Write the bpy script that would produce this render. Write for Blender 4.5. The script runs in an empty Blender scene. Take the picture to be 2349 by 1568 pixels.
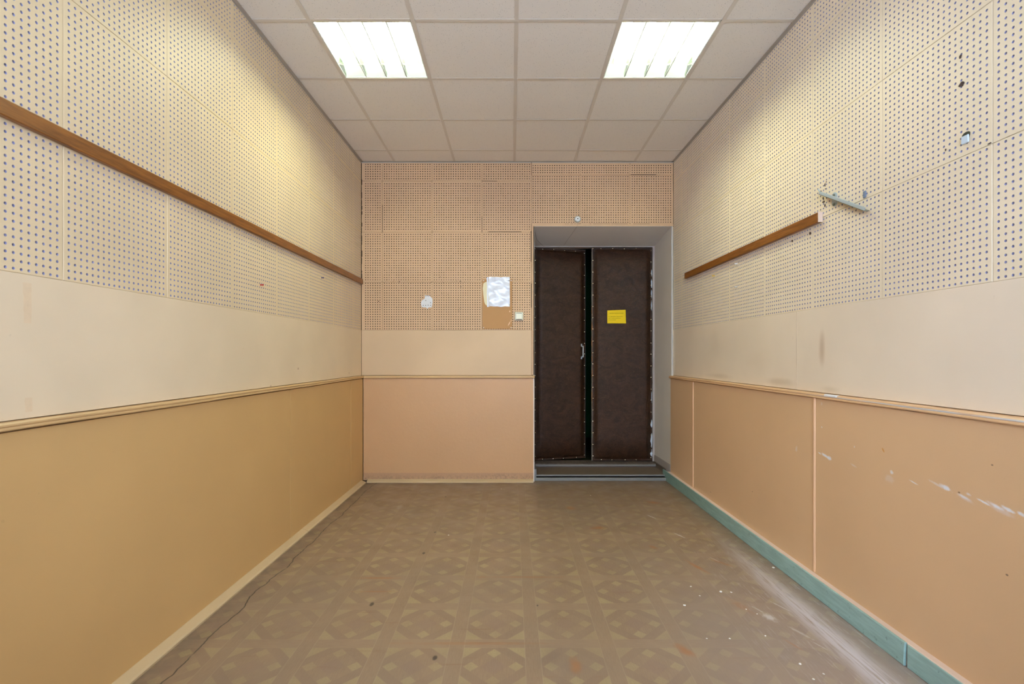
import bpy, math, random
from mathutils import Matrix, Vector
R = random.Random(7)
sc = bpy.context.scene
COL = sc.collection
PI = math.pi

# ------------------------------------------------------------------ camera, world, exposure
F = 1125.0                 # focal length in pixels of the 2349 px wide frame
EYE = 1.262                # camera height
HX, HY = 1174.5, 815.0     # vanishing point of the room's length
BACK = 4.915               # distance from camera to back wall
REAR = -1.35               # wall with the window, behind the camera
CEIL = 3.2
cd = bpy.data.cameras.new('camera'); cam = bpy.data.objects.new('camera', cd); COL.objects.link(cam)
cd.sensor_width = 36.0; cd.lens = 36.0 * F / 2349.0; cd.shift_y = (HY - 784.0) / 2349.0
cd.clip_start = 0.02; cd.clip_end = 60
cam.location = (0, 0, EYE); cam.rotation_euler = (PI/2, 0, 0)
sc.camera = cam
cd.dof.use_dof = True; cd.dof.focus_distance = 4.3; cd.dof.aperture_fstop = 4.0
LAMP = 112.0                # radiance of the fluorescent tubes
LAMP_COL = (0.90, 0.96, 0.655)
SKY = 18.0                  # overcast sky through the window behind the camera
SKY_COL = (0.75, 0.90, 1.16)
w = bpy.data.worlds.new('overcast_sky'); sc.world = w; w.use_nodes = True
w.node_tree.nodes['Background'].inputs[0].default_value = (*SKY_COL, 1)
w.node_tree.nodes['Background'].inputs[1].default_value = SKY
pd = bpy.data.lights.new('window_daylight', 'AREA'); pd.shape = 'RECTANGLE'; pd.size = 2.3; pd.size_y = 1.75
pd.cycles.is_portal = True
po = bpy.data.objects.new('window_daylight', pd); COL.objects.link(po)
po.location = (0.05, REAR - 0.02, 1.85); po.rotation_euler = (PI/2, 0, 0)   # faces +Y after the flip below
po.rotation_euler = (-PI/2, 0, PI) if False else (PI/2, 0, PI)
sc.view_settings.view_transform = 'Standard'; sc.view_settings.look = 'None'
sc.view_settings.gamma = 1.0; sc.view_settings.use_curve_mapping = False
sc.view_settings.exposure = 0.12
try:
    sc.cycles.max_bounces = 7; sc.cycles.diffuse_bounces = 5; sc.cycles.glossy_bounces = 3; sc.cycles.adaptive_threshold = 0.04; sc.cycles.sample_clamp_indirect = 6.0
    sc.cycles.caustics_reflective = False; sc.cycles.caustics_refractive = False
except Exception: pass

# ------------------------------------------------------------------ material helpers
def lin(c):
    return tuple(((v/255)/12.92 if v/255 <= .04045 else (((v/255)+.055)/1.055)**2.4) for v in c)
class NT:
    def __init__(s, name):
        s.m = bpy.data.materials.new(name); s.m.use_nodes = True
        s.t = s.m.node_tree; s.b = s.t.nodes['Principled BSDF']
        s.pos = None
    def n(s, typ, **kw):
        nd = s.t.nodes.new(typ)
        for k, v in kw.items(): setattr(nd, k, v)
        return nd
    def l(s, a, b): s.t.links.new(a, b)
    def P(s):
        if not s.pos: s.pos = s.n('ShaderNodeNewGeometry').outputs['Position']
        return s.pos
    def val(s, x, sock):
        if isinstance(x, (int, float)): sock.default_value = x
        else: s.l(x, sock)
    def math(s, op, a, b=0.0, c=None, clamp=False):
        nd = s.n('ShaderNodeMath', operation=op); nd.use_clamp = clamp
        s.val(a, nd.inputs[0]); s.val(b, nd.inputs[1])
        if c is not None: s.val(c, nd.inputs[2])
        return nd.outputs[0]
    def vm(s, op, a, b=None):
        nd = s.n('ShaderNodeVectorMath', operation=op)
        s.l(a, nd.inputs[0])
        if b is not None:
            if isinstance(b, (tuple, list)): nd.inputs[1].default_value = b
            else: s.l(b, nd.inputs[1])
        return nd.outputs['Value'] if op in ('DOT_PRODUCT', 'LENGTH') else nd.outputs['Vector']
    def sep(s, v=None):
        nd = s.n('ShaderNodeSeparateXYZ'); s.l(v or s.P(), nd.inputs[0]); return nd.outputs
    def noise(s, scale, detail=3, rough=.5, vec=None, stretch=None):
        v = vec or s.P()
        if stretch: v = s.vm('MULTIPLY', v, stretch)
        nd = s.n('ShaderNodeTexNoise'); s.l(v, nd.inputs['Vector'])
        nd.inputs['Scale'].default_value = scale; nd.inputs['Detail'].default_value = detail
        nd.inputs['Roughness'].default_value = rough
        return nd.outputs['Fac']
    def step(s, x, lo, hi, a=0.0, b=1.0):
        nd = s.n('ShaderNodeMapRange', interpolation_type='SMOOTHSTEP'); s.val(x, nd.inputs['Value'])
        nd.inputs['From Min'].default_value = lo; nd.inputs['From Max'].default_value = hi
        nd.inputs['To Min'].default_value = a; nd.inputs['To Max'].default_value = b
        return nd.outputs['Result']
    def mix(s, f, a, b):
        nd = s.n('ShaderNodeMix', data_type='RGBA')
        s.val(f, nd.inputs[0])
        for x, i in ((a, 6), (b, 7)):
            if isinstance(x, tuple): nd.inputs[i].default_value = (*x, 1)
            else: s.l(x, nd.inputs[i])
        return nd.outputs[2]
    def spot(s, c, a, ra, b, rb, soft=.5, jit=.0, jscale=30):
        """mask of an ellipse at c with unit axes a, b and radii ra, rb"""
        v = s.vm('SUBTRACT', s.P(), c)
        x = s.math('MULTIPLY', s.vm('DOT_PRODUCT', v, a), 1/ra)
        y = s.math('MULTIPLY', s.vm('DOT_PRODUCT', v, b), 1/rb)
        d = s.math('SQRT', s.math('ADD', s.math('MULTIPLY', x, x), s.math('MULTIPLY', y, y)))
        if jit: d = s.math('ADD', d, s.math('MULTIPLY', s.math('SUBTRACT', s.noise(jscale, 3), .5), jit))
        return s.step(d, 1.0, 1.0 - soft)
    def bump(s, h, strength=.2, dist=.002):
        nd = s.n('ShaderNodeBump'); nd.inputs['Strength'].default_value = strength
        nd.inputs['Distance'].default_value = dist; s.l(h, nd.inputs['Height'])
        s.l(nd.outputs[0], s.b.inputs['Normal'])
    def base(s, c):
        if isinstance(c, tuple): s.b.inputs['Base Color'].default_value = (*c, 1)
        else: s.l(c, s.b.inputs['Base Color'])
    def fin(s, rough=.6, spec=.4, metal=0.0):
        s.val(rough, s.b.inputs['Roughness']); s.b.inputs['Specular IOR Level'].default_value = spec
        s.b.inputs['Metallic'].default_value = metal
        return s.m
def flat(name, rgb, rough=.6, spec=.4, metal=0.0, var=.06, scale=12, bump=.1, bscale=150):
    m = NT(name); c = lin(rgb)
    m.base(m.mix(m.noise(scale, 4), tuple(v*(1-var) for v in c), tuple(min(1, v*(1+var)) for v in c)))
    if bump: m.bump(m.noise(bscale, 3), bump, .001)
    return m.fin(rough, spec, metal)

# surfaces of the two side walls as planes: X as a function of distance Z
SLL, SLR = 0.0054, 0.0155
def xl(Z, d=0.0): return -1.51 + d - SLL*(BACK-Z)
def xr(Z, d=0.0): return 1.619 - d + SLR*(BACK-Z)
def on_right(px, py, d=0.0):
    dx = px - HX; Z = F*(1.619 - d + SLR*BACK)/(dx + F*SLR)
    return Vector((xr(Z, d), Z, EYE - (py-HY)*Z/F))
def on_left(px, py, d=0.0):
    dx = HX - px; Z = F*(1.51 - d + SLL*BACK)/(dx + F*SLL)
    return Vector((xl(Z, d), Z, EYE - (py-HY)*Z/F))
def on_back(px, py, Z=BACK):
    return Vector(((px-HX)*Z/F, Z, EYE - (py-HY)*Z/F))
def on_floor(px, py, z=0.0):
    Z = (EYE-z)*F/(py-HY); return Vector(((px-HX)*Z/F, Z, z))

# ------------------------------------------------------------------ materials
def paint(name, rgb, stains=(), rough=.5, var=.045, bmp=.12, bsc=220, spec=.4, dirt=None):
    m = NT(name); c = lin(rgb)
    big = m.noise(1.7, 3); c1 = m.mix(m.step(big, .3, .7), tuple(v*(1-var) for v in c), tuple(min(1, v*(1+var)) for v in c))
    sp = m.step(m.noise(38, 2), .74, .80); c1 = m.mix(m.math('MULTIPLY', sp, .18), c1, tuple(v*.6 for v in c))
    for (mask, colr, amt) in [f(m) for f in stains]:
        c1 = m.mix(m.math('MULTIPLY', mask, amt), c1, colr)
    m.base(c1)
    m.bump(m.noise(bsc, 4, .6), bmp, .0012)
    return m.fin(rough, spec)
UX, UY, UZ = (1,0,0), (0,1,0), (0,0,1)
def stain(c, a, ra, b, rb, col, amt, soft=.6, jit=.8, js=40):
    return lambda m: (m.spot(tuple(c), a, ra, b, rb, soft, jit, js), lin(col), amt)

PW = paint('cream_wall_paint', (223, 202, 165), rough=.48)
PWR = paint('cream_wall_paint_right', (229, 213, 186), rough=.48)
PWB = paint('peach_cream_wall_paint', (201, 166, 129), rough=.55)
smR = []
c = on_right(1887, 800, .0); smR.append(stain(c, UY, .035, UZ, .13, (170, 135, 100), .5, .9, .3, 12))
for (px, py, ra, rb, am) in ((1650, 862, .28, .03, .22), (1790, 876, .22, .035, .28), (1640, 790, .16, .16, .08), (1740, 830, .2, .12, .07), (1905, 893, .1, .025, .2)):
    smR.append(stain(on_right(px, py), UY, ra, UZ, rb, (150, 120, 70), am, .9, .5, 9))
c = on_right(1828, 790); smR.append(stain(c, UY, .004, UZ, .3, (150, 120, 90), .4, .9, .5, 30))
BAND_R = paint('cream_band_paint_right', (229, 212, 190), smR, rough=.42)
smL = []
for (px, py, rr) in ((683, 845, .012), (800, 855, .010), (620, 885, .010)):
    smL.append(stain(on_left(px, py), UY, rr*1.6, UZ, rr, (165, 125, 95), .6, .8, .4, 60))
BAND_L = paint('cream_band_paint_left', (227, 207, 176), smL, rough=.42)
BAND_B = paint('peach_band_paint_back', (202, 172, 135), rough=.5)
DADO_L = paint('ochre_dado_paint', (205, 167, 112), rough=.46, var=.03)
def scuffs(m):
    # broken white line rubbed by furniture, running along the right dado
    o = sum([], [])
    return None
sr = []
W = (226, 226, 232)
for (px, py, ln, h, am) in ((1895, 1046, .05, .009, .95), (1902, 1050, .02, .012, .8), (1880, 1039, .02, .004, .9), (1958, 1067, .03, .006, .35), (2046, 1083, .012, .010, .8),
                         (2040, 1098, .03, .02, .22), (2096, 1106, .026, .004, .8), (2169, 1118, .034, .010, .95), (2150, 1111, .05, .006, .4), (2210, 1139, .03, .006, .8),
                         (2222, 1133, .012, .006, .6), (2215, 1144, .04, .010, .3), (2258, 1152, .03, .005, .9), (2285, 1160, .036, .008, .9), (2312, 1168, .03, .008, .9), (2295, 1168, .06, .014, .3),
                         (2345, 1180, .02, .008, .85), (1827, 1029, .014, .022, .35), (1960, 1024, .006, .008, .5), (1885, 979, .008, .006, .6), (1885, 925, .01, .012, .25)):
    sr.append(stain(on_right(px, py, .03), (0, .94, .22) if py > 1000 else UY, ln, (0, -.22, .94) if py > 1000 else UZ, h, W, am, .7, 1.0, 55))
sr.append(stain(on_right(2026, 1032, .03), (0, .6, .8), .014, (0, -.8, .6), .005, (205, 140, 60), .9, .5, .2))
for (px, py) in ((2276, 1066), (2200, 1129), (1726, 1127), (1630, 1128), (2310, 1318)):
    sr.append(stain(on_right(px, py, .03), UY, .006, UZ, .004, (90, 70, 60), .8, .6, .6))
DADO_R = paint('peach_ochre_dado_paint', (214, 176, 136), sr, rough=.40, var=.03, bmp=.18, bsc=120)
DADO_R2 = paint('batten_paint', (220, 178, 140), rough=.4)
def back_dado():
    m = NT('peach_fibreboard_dado'); c = lin((194, 151, 106))
    zz = m.sep()[2]
    c1 = m.mix(m.noise(2.2, 3), tuple(v*.95 for v in c), tuple(v*1.05 for v in c))
    low = m.math('MULTIPLY', m.step(m.noise(62, 4, .7), .45, .56), m.step(zz, .088, .084))
    low = m.math('MULTIPLY', low, m.step(m.math('ADD', zz, m.math('MULTIPLY', m.noise(4, 2), .06)), .125, .055))
    c1 = m.mix(m.math('MULTIPLY', low, .85), c1, lin((78, 62, 54)))
    c1 = m.mix(m.math('MULTIPLY', m.step(zz, .089, .086), .7), c1, lin((172, 136, 104)))
    m.base(c1)
    h = m.math('ADD', m.noise(260, 4, .6), m.math('MULTIPLY', m.noise(40, 3, .6), 1.4))
    m.bump(h, .35, .002)
    return m.fin(.42, .45)
DADO_B = back_dado()
PATCHY = flat('filler_plaster', (215, 215, 215), .8, .2)
SUB = flat('dark_batten_cavity', (60, 48, 40), .9, .1)
SLATE = flat('daylight_tinted_hole', (148, 148, 180), .9, .1, bump=0)  # blue cast of daylight put into the hole colour
HDARK = flat('dark_hole_lining', (26, 20, 26), .95, .05, bump=0)
HGREY = flat('painted_over_hole', (92, 74, 76), .9, .1, bump=0)
RAILP = paint('rail_paint_ochre', (202, 168, 120), rough=.38, var=.05)
def railr():
    m = NT('rail_paint_worn'); c = lin((216, 176, 134))
    wn = m.step(m.noise(30, 4, .6, stretch=(1, .12, 5)), .36, .52)
    zz = m.sep()[2]; yy = m.sep()[1]
    band = m.math('MULTIPLY', m.step(zz, 1.046, 1.049), m.step(zz, 1.056, 1.053))
    near = m.step(yy, 3.0, 2.1)
    f = m.math('MULTIPLY', m.math('MULTIPLY', wn, band), m.math('MULTIPLY', near, .9))
    m.base(m.mix(f, c, lin((215, 220, 224)))); m.bump(m.noise(160, 3), .15, .001)
    return m.fin(.35, .5)
RAILR = railr()
WHITEP = flat('white_filler', (228, 228, 232), .6, .3)
def wood(name, a, b, rough=.35):
    m = NT(name)
    g = m.noise(9, 5, .6, stretch=(8, .7, 8)); k = m.step(m.noise(3.2, 2, .5, stretch=(1, 1, 6)), .66, .74)
    c1 = m.mix(m.step(g, .3, .7), lin(a), lin(b)); c1 = m.mix(m.math('MULTIPLY', k, .5), c1, tuple(v*.35 for v in lin(b)))
    m.base(c1); m.bump(g, .1, .001); return m.fin(rough, .5)
WOOD = wood('varnished_pine', (148, 92, 36), (110, 64, 22))
ENDW = flat('pale_end_grain', (214, 190, 170), .7, .2)
def tile_mat():
    m = NT('mineral_fibre_tile'); c = lin((236, 230, 221))
    v = m.n('ShaderNodeTexVoronoi'); m.l(m.P(), v.inputs['Vector']); v.inputs['Scale'].default_value = 85
    spk = m.math('MULTIPLY', m.step(v.outputs['Distance'], .21, .12), m.step(m.noise(34, 2), .44, .50))
    fine = m.noise(300, 3, .7)
    c1 = m.mix(m.step(fine, .3, .75), tuple(x*.93 for x in c), c)
    pk = m.step(m.noise(210, 2, .5), .70, .76)
    c1 = m.mix(m.math('MULTIPLY', pk, .35), c1, tuple(x*.55 for x in c))
    c1 = m.mix(m.math('MULTIPLY', spk, .62), c1, tuple(x*.35 for x in c))
    m.base(c1); m.bump(m.math('SUBTRACT', fine, spk), .35, .0015)
    return m.fin(.9, .15)
TILE = tile_mat()
TEE = flat('painted_ceiling_tee', (212, 203, 190), .45, .4, bump=0, var=.02)
ANGLE = flat('grey_wall_angle', (172, 162, 148), .5, .4, bump=0)
def floor_mat():
    m = NT('parquet_print_linoleum')
    cell = .3275
    s = m.sep(); x, y = s[0], s[1]
    def frac(v, off):
        q = m.math('ADD', m.math('MULTIPLY', v, 1/cell), off)
        return m.math('FRACT', q)
    fx = frac(x, 40.0 - .088/cell); fy = m.math('FRACT', m.math('ADD', m.math('MULTIPLY', y, 1/.318), 40.0 - 2.15/.318))
    # 0..1 per cell, the band is centred on 0
    hb = .10
    def cen(f): return m.math('SUBTRACT', f, .5)
    ux = m.math('MULTIPLY', cen(fx), 1/(.5-hb)); uy = m.math('MULTIPLY', cen(fy), 1/(.5-hb))   # +-1 inside the square, beyond = band
    ax, ay = m.math('ABSOLUTE', ux), m.math('ABSOLUTE', uy)
    inx = m.math('LESS_THAN', ax, 1.0); iny = m.math('LESS_THAN', ay, 1.0)
    inside = m.math('MULTIPLY', inx, iny)
    p, q = m.math('ABSOLUTE', m.math('ADD', ux, uy)), m.math('ABSOLUTE', m.math('SUBTRACT', ux, uy))
    def box(a, c0, h): return m.step(m.math('ABSOLUTE', m.math('SUBTRACT', a, c0)), h, h-.05)
    sq = m.math('MULTIPLY', box(p, .70, .26), box(q, .70, .26))
    tri = m.math('MAXIMUM', m.step(p, 1.40, 1.46), m.step(q, 1.40, 1.46))
    edge = m.math('MULTIPLY', box(p, 1.40, .26), box(q, 0.0, .20)); edge2 = m.math('MULTIPLY', box(q, 1.40, .26), box(p, 0.0, .20))
    light = m.math('MULTIPLY', m.math('MULTIPLY', m.math('MAXIMUM', sq, tri), inside), m.step(m.noise(4.5, 3), .30, .62, .45, 1.0))
    # strips of different grain
    gx = m.noise(60, 4, .6, stretch=(3.5, .35, 1)); gy = m.noise(60, 4, .6, stretch=(.35, 3.5, 1))
    strip = m.step(m.math('ABSOLUTE', m.math('SUBTRACT', p, q)), .02, .10)
    sel = m.math('GREATER_THAN', p, q)
    d1 = m.math('ABSOLUTE', m.math('SUBTRACT', p, 1.18)); d2 = m.math('ABSOLUTE', m.math('SUBTRACT', q, 1.18))
    ring = m.math('MULTIPLY', m.math('MAXIMUM', m.step(d1, .24, .20), m.step(d2, .24, .20)), inside)
    mid = m.math('MULTIPLY', m.math('MULTIPLY', m.step(p, .44, .40), m.step(q, .44, .40)), inside)
    A, B, L = lin((142, 119, 95)), lin((133, 110, 88)), lin((164, 147, 106))
    c1 = m.mix(m.step(gx, .3, .7), A, B)
    c2 = m.mix(m.step(gy, .3, .7), lin((145, 122, 98)), lin((136, 112, 91)))
    c1 = m.mix(m.math('MULTIPLY', inx, m.math('SUBTRACT', 1.0, iny)), c1, c2)
    c1 = m.mix(m.math('MULTIPLY', ring, .45), c1, lin((126, 104, 86)))
    c1 = m.mix(m.math('MULTIPLY', mid, .45), c1, lin((130, 106, 92)))
    grid = m.math('MULTIPLY', m.step(m.noise(130, 2, .8), .4, .6), .25)
    c1 = m.mix(m.math('MULTIPLY', light, m.math('SUBTRACT', .72, grid)), c1, L)
    # fine pale joints on both sides of the bands
    lx = m.math('MULTIPLY', m.step(m.math('ABSOLUTE', m.math('SUBTRACT', ax, 1.0)), .020, .008), .38)
    ly = m.math('MULTIPLY', m.step(m.math('ABSOLUTE', m.math('SUBTRACT', ay, 1.0)), .020, .008), .12)
    c1 = m.mix(m.math('MAXIMUM', lx, ly), c1, lin((165, 146, 122)))
    # wear and dirt
    wr = m.step(m.noise(2.6, 5, .6), .35, .7)
    c1 = m.mix(m.math('MULTIPLY', wr, .5), c1, lin((144, 121, 98)))
    gr = m.step(m.noise(1.4, 3, .5), .45, .68); c1 = m.mix(m.math('MULTIPLY', gr, .28), c1, lin((116, 104, 94)))
    far = m.step(y, 3.4, 4.9); c1 = m.mix(m.math('MULTIPLY', far, .5), c1, lin((122, 101, 82)))  # evenly darker towards the far end
    hs = m.step(m.noise(7, 4, .6, stretch=(.35, 5, 1)), .62, .72); c1 = m.mix(m.math('MULTIPLY', hs, .42), c1, lin((128, 92, 66)))
    # patchy darker tone along both skirtings, even darker strip before the back wall
    lg = m.math('MULTIPLY', m.step(x, -1.30, -1.44), m.step(m.noise(9, 4, .6), .3, .6)); c1 = m.mix(m.math('MULTIPLY', lg, .5), c1, lin((92, 82, 72)))
    rg = m.math('MULTIPLY', m.step(x, 1.50, 1.60), m.step(m.noise(9, 4, .6), .3, .6)); c1 = m.mix(m.math('MULTIPLY', rg, .55), c1, lin((96, 84, 76)))
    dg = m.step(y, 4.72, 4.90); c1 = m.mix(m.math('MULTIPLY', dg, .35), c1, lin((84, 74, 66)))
    # orange-brown varnish smears
    for (px, py, a, ra, rb, am) in ((1600, 1300, (.35, -.94, 0), .12, .018, .8), (1570, 1490, (.5, -.87, 0), .06, .03, .8), (1310, 1165, UX, .05, .05, .5), (1372, 1210, UX, .06, .035, .6),
                                    (1500, 1152, (.9, -.44, 0), .08, .03, .7), (1820, 1478, (.4, -.92, 0), .05, .008, .9), (1500, 1255, (.5, -.87, 0), .05, .02, .5), (1320, 1525, UY, .06, .03, .5),
                                    (1700, 1390, (.35, -.94, 0), .10, .03, .45), (1655, 1290, (.6, -.8, 0), .10, .02, .5), (870, 1325, UX, .16, .012, .5), (860, 1356, UX, .14, .012, .4), (1200, 1323, UX, .35, .014, .35), (1100, 1475, UX, .4, .014, .3)):
        p0 = on_floor(px, py); b = (-a[1], a[0], 0)
        c1 = m.mix(m.math('MULTIPLY', m.spot(tuple(p0), a, ra*1.15, b, rb*1.15, .8, 1.0, 22), min(1, am*1.25)), c1, lin((150, 100, 56)))
    # plaster dust swept along the right wall, streaks
    w1 = m.math('MULTIPLY', m.step(m.math('ABSOLUTE', m.math('SUBTRACT', x, 1.435)), .10, .0), m.step(y, 3.7, 1.9))
    w1 = m.math('MULTIPLY', w1, m.step(m.noise(20, 4, .6, stretch=(4, .25, 1)), .26, .56))
    c1 = m.mix(m.math('MULTIPLY', w1, .85), c1, lin((222, 219, 230)))
    w2 = m.math('MULTIPLY', m.math('MULTIPLY', m.step(x, .95, 1.35), m.step(y, 4.2, 2.0)), m.step(m.noise(26, 4, .65, stretch=(3.5, .35, 1)), .52, .74))
    c1 = m.mix(m.math('MULTIPLY', w2, .6), c1, lin((194, 186, 188)))
    for (px, py, ra, rb, am) in ((1495, 1185, .07, .010, .7), (1560, 1228, .07, .010, .7), (1765, 1415, .05, .03, .8), (1790, 1390, .08, .006, .7), (1740, 1398, .06, .008, .5), (1640, 1283, .05, .006, .5), (1835, 1450, .08, .012, .5), (1880, 1480, .05, .006, .6)):
        p0 = on_floor(px, py); a = (.42, -.907, 0); b = (.907, .42, 0)
        c1 = m.mix(m.math('MULTIPLY', m.spot(tuple(p0), a, ra, b, rb, .8, 1.3, 60), am), c1, lin((205, 200, 200)))
    sheen_dust = m.math('MULTIPLY', m.step(x, .3, 1.5), m.step(y, 3.6, 1.7)); c1 = m.mix(m.math('MULTIPLY', sheen_dust, .42), c1, lin((176, 166, 166)))  # smooth pale veil: daylight sheen and dust painted into the near right floor
    p0 = on_floor(917, 1162); c1 = m.mix(m.math('MULTIPLY', m.spot(tuple(p0), UX, .035, UY, .07, .7, .6, 20), .5), c1, lin((160, 148, 136)))
    for (px, py, r) in ((853, 1385, .013), (998, 1508, .012), (1233, 1388, .006), (998, 1220, .010), (972, 1268, .012), (1022, 1139, .01)):
        p0 = on_floor(px, py); c1 = m.mix(m.math('MULTIPLY', m.spot(tuple(p0), UX, r, UY, r*1.8, .5, .8, 90), .85), c1, lin((62, 52, 44)))
    # crack where the sheet has split beside the left skirting
    wob = m.math('MULTIPLY', m.math('SUBTRACT', m.noise(3.2, 4, .55, stretch=(0.01, 1, 1)), .5), .11)
    cr = m.step(m.math('ABSOLUTE', m.math('SUBTRACT', x, m.math('ADD', wob, -1.355))), .0045, .0015)
    c1 = m.mix(m.math('MULTIPLY', m.math('MULTIPLY', cr, m.step(m.noise(6, 3), .30, .42)), .85), c1, lin((40, 36, 34)))
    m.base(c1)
    m.bump(m.math('ADD', m.noise(5, 3), m.math('MULTIPLY', m.noise(160, 3), .12)), .12, .004)
    rr = m.step(m.noise(6, 4), .3, .7, .36, .52)
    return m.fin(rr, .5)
FLOOR = floor_mat()
TEAL = None
def teal():
    m = NT('teal_skirting_paint'); c = lin((150, 182, 178))
    g = m.noise(14, 4, .6, stretch=(1, .5, 4))
    c1 = m.mix(m.step(g, .3, .7), tuple(v*.86 for v in c), tuple(v*1.1 for v in c))
    c1 = m.mix(m.math('MULTIPLY', m.step(m.noise(45, 3), .66, .72), .4), c1, lin((70, 92, 88)))
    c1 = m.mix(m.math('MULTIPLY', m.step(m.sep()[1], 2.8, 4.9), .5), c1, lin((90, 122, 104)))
    m.base(c1); m.bump(g, .15, .001); return m.fin(.42, .45)
TEAL = teal()
LEDGE = paint('pink_ledge_paint', (220, 196, 180), rough=.5, var=.08)
SKL = paint('cream_skirting_paint', (190, 166, 130), rough=.45, var=.05)
REVEAL = paint('grey_reveal_paint', (216, 207, 196), rough=.55, var=.05, bmp=.3, bsc=60)
REVSKIRT = paint('grey_skirting', (165, 155, 148), rough=.6)
BOARDD = wood('dark_worn_board', (98, 86, 78), (80, 66, 58), .6)
TREAD = flat('worn_brown_tread', (104, 88, 74), .55, .4, var=.12, scale=14)
TREADE = flat('grey_metal_nosing', (122, 122, 120), .45, .5, var=.12)
def leather():
    m = NT('brown_leatherette')
    n1 = m.noise(11, 6, .62)
    def dn(sc_, det, rg, dist, st):
        nd = m.n('ShaderNodeTexNoise'); nd.inputs['Scale'].default_value = sc_; nd.inputs['Detail'].default_value = det
        nd.inputs['Roughness'].default_value = rg; nd.inputs['Distortion'].default_value = dist; m.l(m.vm('MULTIPLY', m.P(), st), nd.inputs['Vector']); return nd.outputs['Fac']
    a1 = dn(6, 10, .72, 1.6, (1, 1, 1.5)); a2 = dn(22, 6, .7, 2.5, (1, 1, 1.3))
    cc = m.mix(m.step(a1, .32, .68), lin((38, 22, 11)), lin((62, 38, 22)))
    m.base(m.mix(m.math('MULTIPLY', m.step(a2, .52, .64), .34), cc, lin((88, 60, 40))))
    m.bump(m.math('ADD', m.math('MULTIPLY', a1, 1.8), a2), .85, .004)
    return m.fin(m.step(n1, .3, .7, .40, .50), .27)
LEATH = leather()
FELT = flat('white_wadding', (206, 216, 232), .9, .1)
NAIL = flat('silvered_nail', (226, 214, 186), .25, .6, .85, bump=0)
METAL = flat('pale_grey_metal', (178, 190, 196), .38, .5, .25, bump=0)
OLIVE = flat('olive_grey_steel', (112, 112, 96), .5, .4, .3)
CHROME = flat('chrome_handle', (205, 214, 224), .25, .6, .6, bump=0)
RAWWOOD = flat('split_raw_wood', (186, 130, 92), .8, .2, var=.25, scale=40)
GREEN = flat('dark_green_hall_paint', (24, 84, 50), .9, .05)
HALLF = flat('dark_hall_floor', (50, 52, 34), .9, .05)
HARD = flat('brown_hardboard', (176, 132, 84), .6, .3, var=.05, scale=6)
def sleeve():
    m = NT('clouded_plastic_sleeve'); c = lin((218, 222, 234))
    n1 = m.noise(16, 4, .55, stretch=(1, 1, .7))
    m.base(m.mix(m.step(n1, .35, .65), lin((206, 210, 222)), c)); m.bump(m.noise(22, 4, .6, stretch=(1.4, 1, .8)), .3, .004)
    return m.fin(.22, .6)
SLEEVE = sleeve()
PAPERY = flat('yellowed_paper', (222, 212, 178), .8, .2)
INKG = flat('grey_print', (196, 200, 210), .8, .1, bump=0)
YEL = flat('yellow_paper', (236, 202, 28), .7, .25, bump=0, var=.03)
INK = flat('black_ink', (74, 58, 10), .8, .1, bump=0)
PLASTW = flat('ivory_plastic', (226, 226, 206), .35, .5, bump=0)
PLASTG = flat('grey_plastic_rim', (168, 164, 146), .45, .4, bump=0)
BLACK = flat('black_plastic', (18, 18, 20), .5, .4, bump=0)
PORC = flat('white_porcelain', (214, 220, 222), .25, .6, bump=0)
BEAD = paint('white_corner_plaster', (200, 198, 196), rough=.7, bmp=.4, bsc=60)
TAPE = flat('yellowed_tape_residue', (226, 202, 168), .5, .3, var=.08, scale=60)
PINS = {k: flat(k+'_pin_plastic', v, .3, .5, bump=0) for k, v in dict(red=(170, 34, 30), blue=(24, 34, 96), yellow=(230, 190, 40), white=(238, 238, 240), silver=(190, 190, 195)).items()}
CRUMB = flat('white_plaster_crumb', (232, 230, 226), .9, .1)
HOUSE = flat('white_enamel_reflector', (236, 240, 238), .35, .5, bump=0)
FINB = flat('louvre_edge', (170, 176, 174), .6, .3, bump=0)
FIN = flat('aluminium_louvre', (205, 212, 210), .12, .5, 1.0, bump=0)
def emit(name, col, st):
    m = bpy.data.materials.new(name); m.use_nodes = True; b = m.node_tree.nodes['Principled BSDF']
    b.inputs['Base Color'].default_value = (.9, .9, .9, 1)
    b.inputs['Emission Color'].default_value = (*col, 1); b.inputs['Emission Strength'].default_value = st
    return m
TUBE = emit('lit_fluorescent_tube', LAMP_COL, LAMP)
def glass():
    m = bpy.data.materials.new('window_glass'); m.use_nodes = True; t = m.node_tree; t.nodes.clear()
    o = t.nodes.new('ShaderNodeOutputMaterial'); a = t.nodes.new('ShaderNodeBsdfTransparent'); g = t.nodes.new('ShaderNodeBsdfGlossy')
    g.inputs['Roughness'].default_value = .02; x = t.nodes.new('ShaderNodeMixShader'); f = t.nodes.new('ShaderNodeFresnel')
    t.links.new(f.outputs[0], x.inputs[0]); t.links.new(a.outputs[0], x.inputs[1]); t.links.new(g.outputs[0], x.inputs[2]); t.links.new(x.outputs[0], o.inputs[0])
    return m
GLASS = glass()

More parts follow.
